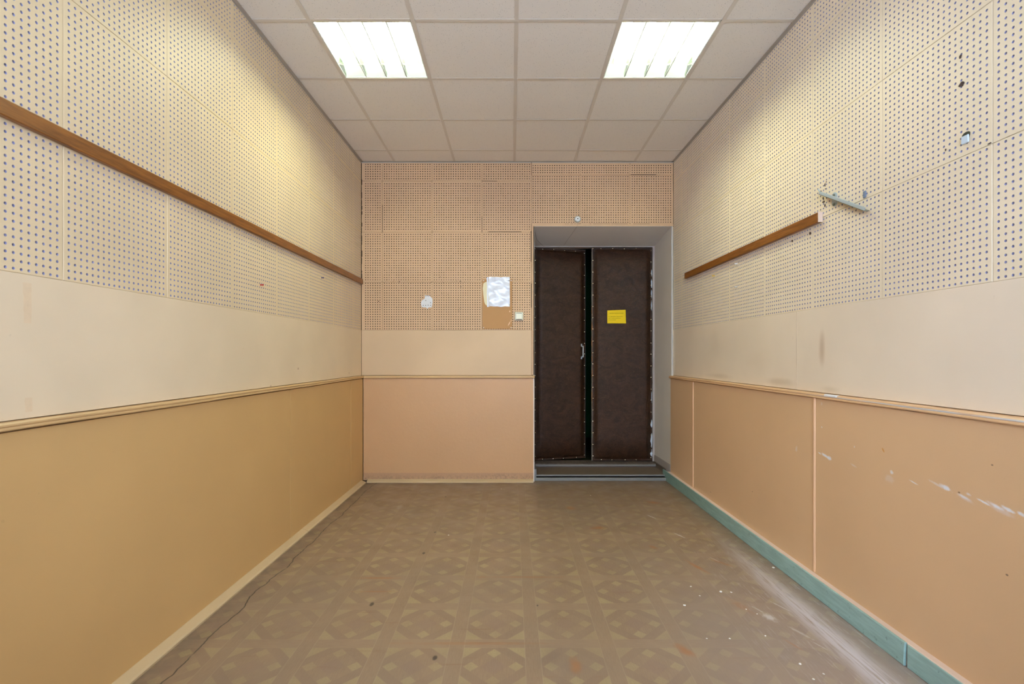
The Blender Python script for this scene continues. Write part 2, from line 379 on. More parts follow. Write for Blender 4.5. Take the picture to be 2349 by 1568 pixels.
# ------------------------------------------------------------------ mesh helpers
def mesh(name, v, f, mats, mi=None, smooth=False):
    me = bpy.data.meshes.new(name); me.from_pydata([tuple(p) for p in v], [], f)
    for m in (mats if isinstance(mats, (list, tuple)) else [mats]): me.materials.append(m)
    if mi: me.polygons.foreach_set('material_index', mi)
    if smooth: me.polygons.foreach_set('use_smooth', [True]*len(f))
    me.update(); return me
def link(name, me, parent=None, loc=(0,0,0), rot=(0,0,0)):
    o = bpy.data.objects.new(name, me); COL.objects.link(o)
    if parent: o.parent = parent
    o.location = loc; o.rotation_euler = rot; return o
class B:
    """collects simple shapes into one mesh"""
    def __init__(s): s.v, s.f, s.mi = [], [], []
    def add(s, v, f, mi=0):
        k = len(s.v); s.v += [Vector(p) for p in v]; s.f += [tuple(i+k for i in q) for q in f]; s.mi += [mi]*len(f); return s
    def box(s, x0, x1, y0, y1, z0, z1, bev=0.0, mi=0):
        if bev <= 0:
            v = [(x, y, z) for z in (z0, z1) for y in (y0, y1) for x in (x0, x1)]
            return s.add(v, [(0,2,3,1), (4,5,7,6), (0,1,5,4), (2,6,7,3), (0,4,6,2), (1,3,7,5)], mi)
        b = min(bev, (x1-x0)*.45, (y1-y0)*.45, (z1-z0)*.45); v = []; idx = {}
        X, Y, Z = (x0, x1), (y0, y1), (z0, z1)
        for i in (0,1):
            for j in (0,1):
                for k in (0,1):
                    sx, sy, sz = (1,-1)[i], (1,-1)[j], (1,-1)[k]
                    for ax in range(3):
                        p = [X[i]+sx*b, Y[j]+sy*b, Z[k]+sz*b]; p[ax] = (X[i], Y[j], Z[k])[ax]
                        idx[i,j,k,ax] = len(v); v.append(tuple(p))
        f = []
        cyc = [(0,0), (1,0), (1,1), (0,1)]
        for ax in range(3):
            o1, o2 = (ax+1) % 3, (ax+2) % 3
            for sd in (0, 1):
                q = []
                for (a, c) in cyc:
                    t = [0,0,0]; t[ax] = sd; t[o1] = a; t[o2] = c; q.append(idx[(*t, ax)])
                f.append(tuple(q if sd else q[::-1]))
            for a in (0,1):
                for c in (0,1):    # edge running along ax
                    t0 = [0,0,0]; t0[o1] = a; t0[o2] = c; t1 = list(t0); t1[ax] = 1
                    q = [idx[(*t0, o1)], idx[(*t1, o1)], idx[(*t1, o2)], idx[(*t0, o2)]]
                    f.append(tuple(q if a != c else q[::-1]))
        for i in (0,1):
            for j in (0,1):
                for k in (0,1):
                    q = (idx[i,j,k,0], idx[i,j,k,1], idx[i,j,k,2]); f.append(q if (i+j+k) % 2 else q[::-1])
        return s.add(v, f, mi)
    def prism(s, prof, a0, a1, mi=0, ax='x', cap=True):
        """profile [(p,q)] extruded along ax: x -> (a,p,q); y -> (p,a,q); z -> (p,q,a)"""
        mk = dict(x=lambda a, p, q: (a, p, q), y=lambda a, p, q: (p, a, q), z=lambda a, p, q: (p, q, a))[ax]
        n = len(prof); v = [mk(a0, *p) for p in prof] + [mk(a1, *p) for p in prof]
        f = [(i, (i+1) % n, n+(i+1) % n, n+i) for i in range(n)]
        if cap: f += [tuple(range(n))[::-1], tuple(range(n, 2*n))]
        return s.add(v, f, mi)
    def lathe(s, prof, c, ax='y', seg=16, mi=0):
        """profile [(radius, along)] turned about ax through c"""
        mk = dict(x=lambda r, t, h: (c[0]+h, c[1]+r*math.cos(t), c[2]+r*math.sin(t)),
                  y=lambda r, t, h: (c[0]+r*math.cos(t), c[1]+h, c[2]+r*math.sin(t)),
                  z=lambda r, t, h: (c[0]+r*math.cos(t), c[1]+r*math.sin(t), c[2]+h))[ax]
        v = [mk(r, 2*PI*k/seg, h) for (r, h) in prof for k in range(seg)]; f = []
        for i in range(len(prof)-1):
            for k in range(seg):
                f.append((i*seg+k, i*seg+(k+1) % seg, (i+1)*seg+(k+1) % seg, (i+1)*seg+k))
        f.append(tuple(range(seg))[::-1]); f.append(tuple(range((len(prof)-1)*seg, len(prof)*seg)))
        return s.add(v, f, mi)
    def tube(s, pts, r, seg=6, mi=0):
        pts = [Vector(p) for p in pts]; v = []; n = len(pts)
        for i, p in enumerate(pts):
            d = (pts[min(i+1, n-1)] - pts[max(i-1, 0)]).normalized()
            u = d.cross(Vector((0,0,1)) if abs(d.z) < .9 else Vector((1,0,0))).normalized(); w_ = d.cross(u)
            v += [p + r*(u*math.cos(2*PI*k/seg) + w_*math.sin(2*PI*k/seg)) for k in range(seg)]
        f = [(i*seg+k, i*seg+(k+1) % seg, (i+1)*seg+(k+1) % seg, (i+1)*seg+k) for i in range(n-1) for k in range(seg)]
        f += [tuple(range(seg))[::-1], tuple(range((n-1)*seg, n*seg))]
        return s.add(v, f, mi)
    def obj(s, name, mats, parent=None, loc=(0,0,0), rot=(0,0,0), smooth=False):
        me = mesh(name, s.v, s.f, mats, s.mi, smooth); return link(name, me, parent, loc, rot)
def tag(o, label=None, cat=None, group=None, kind=None):
    if label: o['label'] = label
    if cat: o['category'] = cat
    if group: o['group'] = group
    if kind: o['kind'] = kind
    return o
def empty(name, loc=(0,0,0), rot=(0,0,0), parent=None):
    o = link(name, None, parent, loc, rot); o.empty_display_size = .05; return o

# ------------------------------------------------------------------ wall frames  (local x along, y into room, z up)
class Wall:
    def __init__(s, name, origin, xdir, sign):
        s.name, s.sign = name, sign; s.o = Vector(origin)
        s.rz = math.atan2(xdir[1], xdir[0]); s.parent = None
        s.M = Matrix.Translation(s.o) @ Matrix.Rotation(s.rz, 4, 'Z')
    def span(s, u0, u1): return (u0, u1) if s.sign > 0 else (-u1, -u0)
    def top(s, name, obj_b, mats, **k):
        o = obj_b.obj(name, mats, None, s.o, (0, 0, s.rz), **k); return o
LN = math.hypot(SLL, 1); RN = math.hypot(SLR, 1)
WL = Wall('wall_left', (-1.51, BACK, 0), (-SLL, -1), 1)        # u = distance from the back corner
WR = Wall('wall_right', (1.619, BACK, 0), (-SLR, 1), -1)
WB = Wall('wall_back', (0, BACK, 0), (-1, 0), -1)               # u = X
LEN = BACK - REAR

# openings
DX0, DX1, DZ = .225, 1.597, 2.555        # door niche in the back wall
DY = 5.45                                  # plane of the doors
# substrates
b = B().box(-.02, LEN+.15, -.14, -.0125, -.1, 3.42); WL.parent = tag(WL.top('wall_left', b, SUB), kind='structure')
b = B().box(-LEN-.25, .7, -.14, -.0125, -.1, 3.42); WR.parent = tag(WR.top('wall_right', b, SUB), kind='structure')
b = B()
b.box(-DX0+.004, 1.65, -.535, -.0125, -.1, 3.42); b.box(-1.62, -DX0+.004, -.535, -.0125, DZ+.012, 3.42); b.box(-1.80, -DX1-.012, -.535, -.0125, -.1, 3.42)
WB.parent = tag(WB.top('wall_back', b, SUB), kind='structure')

# ------------------------------------------------------------------ perforated acoustic panels
PITCH = .024
CACHE = {}
def perf(w, h, x0, z0, nx, nz, r, mats, dark, seed, t=.010, depth=.0045, bev=.0012):
    key = (round(w, 4), round(h, 4), round(x0, 4), round(z0, 4), nx, nz, r, dark, seed, mats[0].name)
    if key in CACHE: return CACHE[key]
    rn = random.Random(seed)
    v, f, mi = [], [], []
    xs = [x0 + i*PITCH for i in range(nx)]; zs = [z0 + j*PITCH for j in range(nz)]
    bx = [bev] + [(xs[i]+xs[i+1])/2 for i in range(nx-1)] + [w-bev]
    bz = [bev] + [(zs[j]+zs[j+1])/2 for j in range(nz-1)] + [h-bev]
    ang = [math.radians(22.5+45*k) for k in range(8)]
    blockg = {}
    for j in range(nz):
        for i in range(nx):
            k = len(v); xa, xb, za, zb = bx[i], bx[i+1], bz[j], bz[j+1]
            v += [(xa, t, za), (xb, t, za), (xb, t, zb), (xa, t, zb)]
            v += [(xs[i]+r*math.cos(a), t, zs[j]+r*math.sin(a)) for a in ang]
            v += [(xs[i]+r*math.cos(a), t-depth, zs[j]+r*math.sin(a)) for a in ang]
            o = k+4; p = k+12
            # octagon points: 0:22 1:67 2:112 3:157 4:202 5:247 6:292 7:337
            q = [(k+0, o+5, o+6, k+1), (k+1, o+7, o+0, k+2), (k+2, o+1, o+2, k+3), (k+3, o+3, o+4, k+0),
                 (k+1, o+6, o+7), (k+2, o+0, o+1), (k+3, o+2, o+3), (k+0, o+4, o+5)]
            f += q; mi += [0]*8
            br = blockg.setdefault((i//5, j//4), rn.random())
            dm = 1 if rn.random() < dark + (br-.5)*.5*(1 if dark < 1 else 0) else 2
            f += [(o+e, p+e, p+(e+1) % 8, o+(e+1) % 8) for e in range(8)]; mi += [dm]*8
            f.append(tuple(p+e for e in range(8))[::-1]); mi.append(dm)
    k = len(v)
    v += [(bev, t, bev), (w-bev, t, bev), (w-bev, t, h-bev), (bev, t, h-bev), (0, t-bev, 0), (w, t-bev, 0), (w, t-bev, h), (0, t-bev, h), (0, 0, 0), (w, 0, 0), (w, 0, h), (0, 0, h)]
    for a in (0, 4):
        for e in range(4): f.append((k+a+e, k+a+(e+1) % 4, k+a+4+(e+1) % 4, k+a+4+e)); mi.append(0)
    me = mesh('perforated_panel', v, f, mats, mi); CACHE[key] = me; return me
def put_perf(W, u0, u1, z0, z1, mats, r, dark, align='c', valign='c', seed=1, d=0.0):
    g = .0009
    w_, h_ = (u1-u0) - 2*g, (z1-z0) - 2*g
    def fit(L, al):
        m = .0215
        if L > .47: n = 20
        else: n = int((L - m + .004)/PITCH)
        span = (n-1)*PITCH
        if al == 'c': return n, (L-span)/2
        if al == 'hi': return n, L - span - m     # full margin at the high end
        return n, m
    nx, x0 = fit(w_, align); nz, zz = fit(h_, valign)
    me = perf(w_, h_, x0, zz, nx, nz, r, mats, dark, seed)
    a, _ = W.span(u0, u1)
    o = link('perforated_panel', me, W.parent, (a+g, -.010+d+R.uniform(-.0006, .0006), z0+g)); return o
def put_board(W, name, u0, u1, z0, z1, d, mat, t=.010, bev=.001, g=.0006):
    a, c = W.span(u0, u1)
    return B().box(0, c-a-2*g, 0, t, 0, z1-z0-2*g, bev).obj(name, mat, W.parent, (a+g, d-t, z0+g))
SIDE = [PW, SLATE, HGREY]; SIDER = [PWR, SLATE, HGREY]
rows = [(1.517, 1.998), (1.998, 2.495), (2.495, 2.990), (2.990, 3.205)]
for W, s0, st in ((WL, .25, .4993), (WR, .2275, .4975)):
    ed = [.004] + [s0 + st*k for k in range(9)]
    for a, c in zip(ed, ed[1:]):
        for j, (z0, z1) in enumerate(rows):
            al = 'c'
            if a < .01: al = 'hi' if W.sign > 0 else 'lo'
            put_perf(W, a, c, z0, z1, SIDE if W is WL else SIDER, .0048, 1.0, al, 'lo' if j == 3 else 'c', 3)
    put_board(W, 'plain_panel', ed[-1], LEN, 1.517, 3.205, 0, PW)
BK = [PWB, HDARK, HGREY]
cols = [(-1.507, -1.300), (-1.300, -.801), (-.801, -.300), (-.300, .195)]
for i, (a, c) in enumerate(cols):
    for j, (z0, z1, dk) in enumerate(((1.517, 1.998, .97), (1.998, 2.498, .55), (2.498, 3.010, .5), (3.010, 3.205, .62))):
        put_perf(WB, a, c, z0, z1, BK, .0051, dk, 'lo' if i == 0 else 'c', 'lo' if j == 3 else 'c', 10+i+4*j, R.uniform(-.001, .001))
for i, (a, c) in enumerate(((.195, .684), (.684, 1.182), (1.182, 1.618))):
    put_perf(WB, a, c, 2.580, 3.070, BK, .0051, .6, 'hi' if i == 2 else 'c', 'c', 30+i, R.uniform(-.001, .001))
    put_perf(WB, a, c, 3.070, 3.205, BK, .0051, .8, 'hi' if i == 2 else 'c', 'lo', 40+i, .0008)
# smooth bands
put_board(WB, 'smooth_band', -1.506, .196, 1.0640, 1.517, .003, BAND_B)
put_board(WL, 'smooth_band', .004, LEN, 1.0640, 1.517, .003, BAND_L)
put_board(WR, 'smooth_band', .004, BACK-2.837, 1.0640, 1.517, .003, BAND_R); put_board(WR, 'smooth_band', BACK-2.837, LEN, 1.0640, 1.517, .0035, BAND_R, g=.0004)
# edge strip beside and above the niche
put_board(WB, 'edge_strip', .1965, DX0, 1.066, 2.580, .004, PWB, bev=.002); put_board(WB, 'edge_strip', DX1+.001, 1.619, .10, DZ, -.001, PWR, bev=.001); put_board(WB, 'edge_strip', 0.1965, 1.618, DZ, 2.580, .005, PWB, bev=.003)
# dado
DL, DR, DB = .018, .030, .004
for a, c in ((.008, .36), (.36, 1.595), (1.595, LEN)):
    put_board(WL, 'dado_panel', a, c, .012, 1.034, DL, DADO_L, t=.03, g=.0024)
ed = [0.0, BACK-4.328, BACK-2.635, BACK-.94, LEN]
for a, c in zip(ed, ed[1:]):
    put_board(WR, 'dado_panel', a, c, .012, 1.034, DR, DADO_R, t=.04)
for s in ed[1:-1]:
    prof = [(.011*math.cos(t_)*1.0, .007*math.sin(t_)) for t_ in [PI*k/6 for k in range(7)]]
    a = WR.span(s, s)[0]
    bb = B().prism([(a+p, DR-.001+q) for p, q in prof], .105, 1.036, ax='z'); bb.obj('joint_batten', DADO_R2, WR.parent)
put_board(WB, 'dado_panel', -1.49, DX0, .012, 1.034, DB, DADO_B, t=.016, bev=.002)

# chair rails
prof = [(None, 1.036), (.010, 1.036), (.013, 1.040), (.012, 1.045), (.009, 1.047), (.012, 1.051), (.012, 1.056), (.007, 1.061), (None, 1.0622)]
def rail(W, u0, u1, d, mat, name):
    a, c = W.span(u0, u1); n = max(2, int((u1-u0)/.35)); bb = B(); rr = random.Random(len(name)*7+int(u1*10))
    pts = [a + (c-a)*k/n for k in range(n+1)]; of = [rr.uniform(-.0012, .0012) for _ in pts]; v = []; m_ = len(prof)
    for x, o_ in zip(pts, of): v += [(x, -.011 if p is None else p+d, q+(o_ if p is not None else 0)) for p, q in prof]
    f = [(i*m_+k, i*m_+(k+1) % m_, (i+1)*m_+(k+1) % m_, (i+1)*m_+k) for i in range(n) for k in range(m_)]
    f += [tuple(range(m_))[::-1], tuple(range(n*m_, (n+1)*m_))]
    bb.add(v, f); return tag(W.top(name, bb, mat), kind='structure')
rail(WL, .005, LEN, DL, RAILP, 'trim_1'); rail(WR, -.02, LEN, DR, RAILR, 'trim_2'); rail(WB, -1.485, DX0, DB+.002, RAILP, 'trim_3')
# small fillers on the right rail
bb = B(); p = WR.M.inverted() @ on_right(1905, 908, DR+.01)
bb.box(p.x-.050, p.x+.050, DR-.004, DR+.0138, 1.0495, 1.0632, .004); tag(WR.top('white_filler', bb, WHITEP), 'white filler smeared over the moulding above the right dado joint', 'filler')

# skirtings
def skirt_piece(W, parent, u0, u1, d, mat, h=.027, dep=.047, name='skirting_length', mit=0):
    a, c = W.span(u0, u1)
    pr = [(d-.02, 0), (d+dep, 0), (d+dep, .008), (d+dep-.008, .015), (d+.004, h), (d-.02, h)]
    bb = B().prism(pr, a, c)
    return bb.obj(name, mat, parent)
bl = tag(empty('baseboard_left', WL.o, (0, 0, WL.rz)), kind='structure')
for a, c in ((.06, BACK-3.50), (BACK-3.498, LEN)): skirt_piece(WL, bl, a, c, DL, SKL)
bbk = tag(empty('baseboard_back', WB.o, (0, 0, WB.rz)), kind='structure')
for a, c in ((-1.492+.05, -.60), (-.598, DX0-.012)): skirt_piece(WB, bbk, a, c, DB, SKL)
brt = tag(empty('baseboard_right', WR.o, (0, 0, WR.rz)), kind='structure')
a, c = WR.span(-.02, LEN); B().box(a, c, DR-.005, DR+.030, 0, .096, .003).obj('ledge_strip', LEDGE, brt)
for k, (s0, s1, dz, dd) in enumerate(((-.12, BACK-3.53, 0, 0), (BACK-3.527, BACK-1.99, .0, .002), (BACK-1.985, LEN, -.004, -.003))):
    a, c = WR.span(s0, s1)
    bb = B().box(a, c, DR+.030, DR+.040+dd, .001, .098+dz, .002)
    # slanted scarf joint between the two nearest lengths
    if k == 1:
        bb.v = [Vector((v.x + (.005*(.098-v.z)/.098 if v.x < (a+c)/2 else 0), v.y, v.z)) for v in bb.v]
    bb.obj('skirting_board', TEAL, brt)

# ------------------------------------------------------------------ floor, window wall, hall behind the doors
b = B().box(-1.70, 1.86, REAR-.15, 4.96, -.12, 0.0); tag(b.obj('floor', FLOOR), kind='structure')
b = B(); wx0, wx1, wz0, wz1 = -1.15, 1.25, .92, 2.78
b.box(-1.8, wx0, REAR-.25, REAR, -.1, 3.42); b.box(wx1, 1.95, REAR-.25, REAR, -.1, 3.42); b.box(wx0, wx1, REAR-.25, REAR, -.1, wz0); b.box(wx0, wx1, REAR-.25, REAR, wz1, 3.42)
wrr = tag(b.obj('wall_rear', PW), kind='structure')
win = tag(empty('window_1', (0, 0, 0)), kind='structure')
fw = .05
for (x0, x1) in ((wx0, wx0+fw), ((wx0+wx1)/2-fw/2, (wx0+wx1)/2+fw/2), (wx1-fw, wx1)): B().box(x0, x1, REAR-.16, REAR-.10, wz0, wz1, .004).obj('window_frame', HOUSE, win)
for z0 in (wz0, wz1-fw): B().box(wx0, wx1, REAR-.155, REAR-.105, z0, z0+fw, .004).obj('window_frame', HOUSE, win)
for x0, x1 in ((wx0+fw, (wx0+wx1)/2-fw/2), ((wx0+wx1)/2+fw/2, wx1-fw)): B().box(x0, x1, REAR-.134, REAR-.130, wz0+fw, wz1-fw).obj('window_pane', GLASS, win)
B().box(wx0-.04, wx1+.04, REAR-.10, REAR+.12, wz0-.03, wz0, .004).obj('window_sill', HOUSE, win)
po.location = ((wx0+wx1)/2, REAR-.09, (wz0+wz1)/2); pd.size = wx1-wx0-.1; pd.size_y = wz1-wz0-.1
po.rotation_euler = (PI/2, 0, PI)

b = B(); b.box(-.9, 1.70, 7.2, 7.3, -.1, 3.42); b.box(-1.0, -.9, DY-.3, 7.3, -.1, 3.42); b.box(1.70, 1.78, DY-.3, 7.3, -.1, 3.42); b.box(-.9, 1.70, DY-.01, 7.3, 3.3, 3.42)
tag(b.obj('wall_hall', GREEN), kind='structure')
b = B(); b.box(-.9, 1.70, 4.96, 7.3, -.12, -.02); b.box(-.9, 1.70, DY+.06, 7.2, -.02, .055); tag(b.obj('floor_hall', HALLF), kind='structure')

# ------------------------------------------------------------------ suspended ceiling
ceil = tag(B().box(-1.8, 1.95, REAR-.2, 5.5, 3.36, 3.46).obj('ceiling', SUB), kind='structure')
gx = [.025 + .6*k for k in range(-2, 3)]; gy = [2.84 + .6*k for k in range(-6, 4)]
X0, X1 = xl(0)-.005, xr(0)+.005
gyy = [REAR] + gy + [BACK]; gxx = [None] + gx + [None]
LIT = {(gx[0], 2.84), (gx[3], 2.84)}
def tilebox(x0a, x0b, x1a, x1b, y0, y1):
    z0, z1 = 3.2025 + R.uniform(-.0003, .0018), 3.2165
    v = [(x0a, y0, z0), (x1a, y0, z0), (x1b, y1, z0), (x0b, y1, z0), (x0a, y0, z1), (x1a, y0, z1), (x1b, y1, z1), (x0b, y1, z1)]
    return v, [(0,3,2,1), (4,5,6,7), (0,1,5,4), (1,2,6,5), (2,3,7,6), (3,0,4,7)]
TM = {}
for j in range(len(gyy)-1):
    y0, y1 = gyy[j]+.004, gyy[j+1]-.004
    for i in range(6):
        if gxx[i] in (gx[0], gx[3]) and abs(gyy[j]-2.84) < .01: continue
        if gxx[i] is None: a0, a1 = xl(y0)+.004, xl(y1)+.004
        else: a0 = a1 = gxx[i]+.004
        if gxx[i+1] is None: c0, c1 = xr(y0)-.004, xr(y1)-.004
        else: c0 = c1 = gxx[i+1]-.004
        full = gxx[i] is not None and gxx[i+1] is not None and abs((y1-y0)-.592) < .001
        if full:
            if 'm' not in TM:
                bb = B().box(0, .592, 0, .592, 0, .014, .0012); TM['m'] = mesh('ceiling_tile', bb.v, bb.f, TILE)
            o = link('ceiling_tile', TM['m'], ceil, (a0, y0, 3.2022+R.uniform(0, .0014)), (R.uniform(-.0012, .0012), R.uniform(-.0012, .0012), 0))
        else:
            v, f = tilebox(a0, a1, c0, c1, y0, y1); B().add(v, f).obj('ceiling_tile', TILE, ceil)
def tee_prof(c, hw=.012): return [(c-hw, 3.2018), (c-hw, 3.2), (c+hw, 3.2), (c+hw, 3.2018), (c+.001, 3.2022), (c+.001, 3.232), (c-.001, 3.232), (c-.001, 3.2022)]
for x in gx:
    n = 16; pr = tee_prof(x); m_ = len(pr); v = []
    for k in range(n+1):
        y = REAR + (BACK-REAR)*k/n; oz = R.uniform(-.0012, .0012); v += [(p + R.uniform(-.0006, .0006)*0, y, q + oz) for p, q in pr]
    f = [(i*m_+k, i*m_+(k+1) % m_, (i+1)*m_+(k+1) % m_, (i+1)*m_+k) for i in range(n) for k in range(m_)]
    B().add(v, f).obj('main_tee', TEE, ceil)
ct = B().prism(tee_prof(0, .0118), 0, .5755, ax='x'); CT = mesh('cross_tee', ct.v, ct.f, TEE)
for y in gy:
    for i in range(6):
        if 0 < i < 5: link('cross_tee', CT, ceil, (gxx[i]+.0122, y, R.uniform(-.0015, .0008)), (0, R.uniform(-.0012, .0012), 0))
        else:
            x0_, x1_ = (xl(y)+.016, gx[0]-.0122) if i == 0 else (gx[-1]+.0122, xr(y)-.016)
            B().prism(tee_prof(y, .0118), x0_, x1_, ax='x').obj('cross_tee', TEE, ceil)
# wall angles
pr = [(0, 3.189), (.0015, 3.189), (.0015, 3.1985), (.020, 3.1985), (.020, 3.2002), (0, 3.2002)]
for k, (W, u0, u1) in enumerate(((WL, .001, LEN), (WR, .001, LEN), (WB, -1.508, 1.617))):
    a, c = W.span(u0, u1); n = 14; v = []; m_ = len(pr)
    for i in range(n+1):
        o_ = R.uniform(-.0008, .0015); v += [(a+(c-a)*i/n, p+.001, q+(o_ if q < 3.19 else 0)) for p, q in pr]
    f = [(i*m_+q, i*m_+(q+1) % m_, (i+1)*m_+(q+1) % m_, (i+1)*m_+q) for i in range(n) for q in range(m_)]
    bb = B().add(v, f); tag(W.top('trim_%d' % (4+k), bb, ANGLE), kind='structure')

# ------------------------------------------------------------------ luminaires
def luminaire(cx, cy, label):
    t = tag(empty('ceiling_light', (cx, cy, CEIL)), label, 'lamp', 'recessed fluorescent ceiling lights')
    h = .292
    b = B()
    z0, z1, th = .004, .100, .002
    b.box(-h, h, -h, h, z1, z1+th); b.box(-h, -h+th, -h, h, z0, z1); b.box(h-th, h, -h, h, z0, z1); b.box(-h, h, -h, -h+th, z0, z1); b.box(-h, h, h-th, h, z0, z1)
    b.obj('housing', HOUSE, t)
    b = B()
    for s in (-1, 1):
        b.box(min(s*h, s*(h-.010)), max(s*h, s*(h-.010)), -h, h, .0025, .0045); b.box(-h, h, min(s*h, s*(h-.010)), max(s*h, s*(h-.010)), .0025, .0045)
    b.obj('rim', HOUSE, t)
    lane = (2*h-.02)/4
    for k in range(5):
        x = -h+.010 + lane*k
        pr_ = [(x-.0028, .005), (x+.0028, .005), (x+.006, .058), (x-.006, .058)]
        if k == 0: pr_ = [(x, .006), (x+.0015, .006), (x+.007, .058), (x, .058)]
        if k == 4: pr_ = [(x-.0015, .006), (x, .006), (x, .058), (x-.007, .058)]
        bf = B().prism(pr_, -h+.012, h-.012, ax='y')
        if 0 < k < 4: bf.box(x-.0032, x+.0032, -h+.012, h-.012, .003, .0051, 0, 1)
        bf.obj('louvre_fin', [FIN, FINB], t)
    for s in (-1, 1):
        pr_ = [(s*(h-.011), .008), (s*(h-.075), .046), (s*(h-.075), .049), (s*(h-.011), .011)]
        for k in range(4):
            x = -h+.010 + lane*k; B().prism(pr_, x+.008, x+lane-.008, ax='x').obj('end_reflector', HOUSE, t)
    for k in range(4):
        x = -h+.010 + lane*(k+.5)
        B().lathe([(.012, -.215), (.013, -.210), (.013, .210), (.012, .215)], (x, 0, .066), 'y', 12).obj('tube', TUBE, t, smooth=False)
        for q_ in (-.040, .034): B().box(x+q_-.016, x+q_+.016, h-.0775, h-.0755, .046, .0530).obj('reflector_slot', OLIVE, t)
        for s in (-1, 1): B().box(x-.016, x+.016, min(s*.217, s*.235), max(s*.217, s*.235), .050, .098, .003).obj('lamp_holder', PLASTW, t)
    return t
luminaire(gx[0]+.3, 3.14, 'lit square louvred ceiling light on the left, nearer the wall with the long wooden rail')
luminaire(gx[3]+.3, 3.14, 'lit square louvred ceiling light on the right, nearer the wall with the short wooden rail')

# ------------------------------------------------------------------ niche and doors
def quadslab(name, pts, n, mat, parent, t=.01):
    n = Vector(n).normalized()*t; v = [Vector(p) for p in pts]; v += [p - n for p in v]
    return B().add(v, [(0,1,2,3), (7,6,5,4), (0,4,5,1), (1,5,6,2), (2,6,7,3), (3,7,4,0)]).obj(name, mat, parent)
door = tag(empty('door_1', (.9, DY, 0)), kind='structure')
rv = tag(empty('trim_7', (0, 0, 0)), kind='structure')
ZI, XI0, XI1 = 2.474, .203, 1.580
y0 = BACK-.004
quadslab('soffit', [(DX0-.004, y0, DZ), (DX1+.004, y0, DZ), (XI1, DY, ZI), (XI0, DY, ZI)], (0, -.15, -1), REVEAL, rv)
quadslab('reveal', [(DX1, y0, 0), (DX1, y0, DZ), (XI1, DY, ZI), (XI1, DY, 0)], (-1, 0, 0), REVEAL, rv)
quadslab('reveal', [(DX0-.001, y0, 0), (DX0-.001, y0, DZ), (XI0, DY, ZI), (XI0, DY, 0)], (1, 0, 0), REVEAL, rv)
# white plaster bead on the outer corner of the right reveal, uneven
v = []; n = 40
for k in range(n+1):
    z = .10 + (DZ-.10-.0)*k/n; wv = .011 + R.uniform(-.003, .004)
    v += [(DX1-.002, BACK-.006, z), (DX1-.003+wv*.5, BACK-.0135-R.uniform(0, .002), z), (DX1+wv+.002, BACK-.006, z)]
f = [(3*i+k, 3*i+k+1, 3*i+k+4, 3*i+k+3) for i in range(n) for k in range(2)] + [(3*i+2, 3*i, 3*i+3, 3*i+5) for i in range(n)]
B().add(v, f).obj('corner_bead', BEAD, rv)
# lower band and skirting in the right reveal
def xrev(y): return DX1 + (XI1-DX1)*(y-y0)/(DY-y0)
for (z0, z1, th, mat, nm) in ((.012, .165, .006, REVSKIRT, 'lower_band'), (.04, .095, .022, BOARDD, 'skirting_board')):
    ya, yb = (4.93, DY-.02) if nm == 'lower_band' else (5.05, DY-.03)
    bb = B(); xa, xb = xrev(ya), xrev(yb)
    bb.add([(xa-th, ya, z0), (xa, ya, z0), (xb, yb, z0), (xb-th, yb, z0), (xa-th, ya, z1), (xa, ya, z1), (xb, yb, z1), (xb-th, yb, z1)], [(0,3,2,1), (4,5,6,7), (0,1,5,4), (1,2,6,5), (2,3,7,6), (3,0,4,7)])
    bb.obj(nm, mat, rv)
# threshold boards
thr = tag(empty('trim_8', (0, 0, 0)), kind='structure')
B().box(DX0+.002, DX1-.03, 4.935, 4.975, 0, .030, .003).obj('threshold_board', TREADE, thr)
B().box(DX0+.002, DX1-.012, 4.955, 5.34, 0, .033, 0).obj('threshold_shadow', BLACK, thr)  # black block standing in for the shadow under the tread
B().box(DX0+.015, DX1-.02, 4.975, 5.33, .038, .052, .002).obj('threshold_tread', TREAD, thr)
B().box(DX0+.015, DX1-.02, 4.968, 4.992, .040, .054, .003).obj('threshold_nosing', TREADE, thr)
B().box(XI0, XI1-.004, 5.33, DY+.07, .0, .086, .003).obj('threshold_sill', BOARDD, thr)
B().box(XI0, XI1-.010, 5.322, 5.345, .060, .076, .004).obj('threshold_nosing', TREADE, thr)
B().box(DX0+.002, DX0+.022, 4.95, 5.30, .0, .115, .002).obj('skirting_board', TREADE, thr)
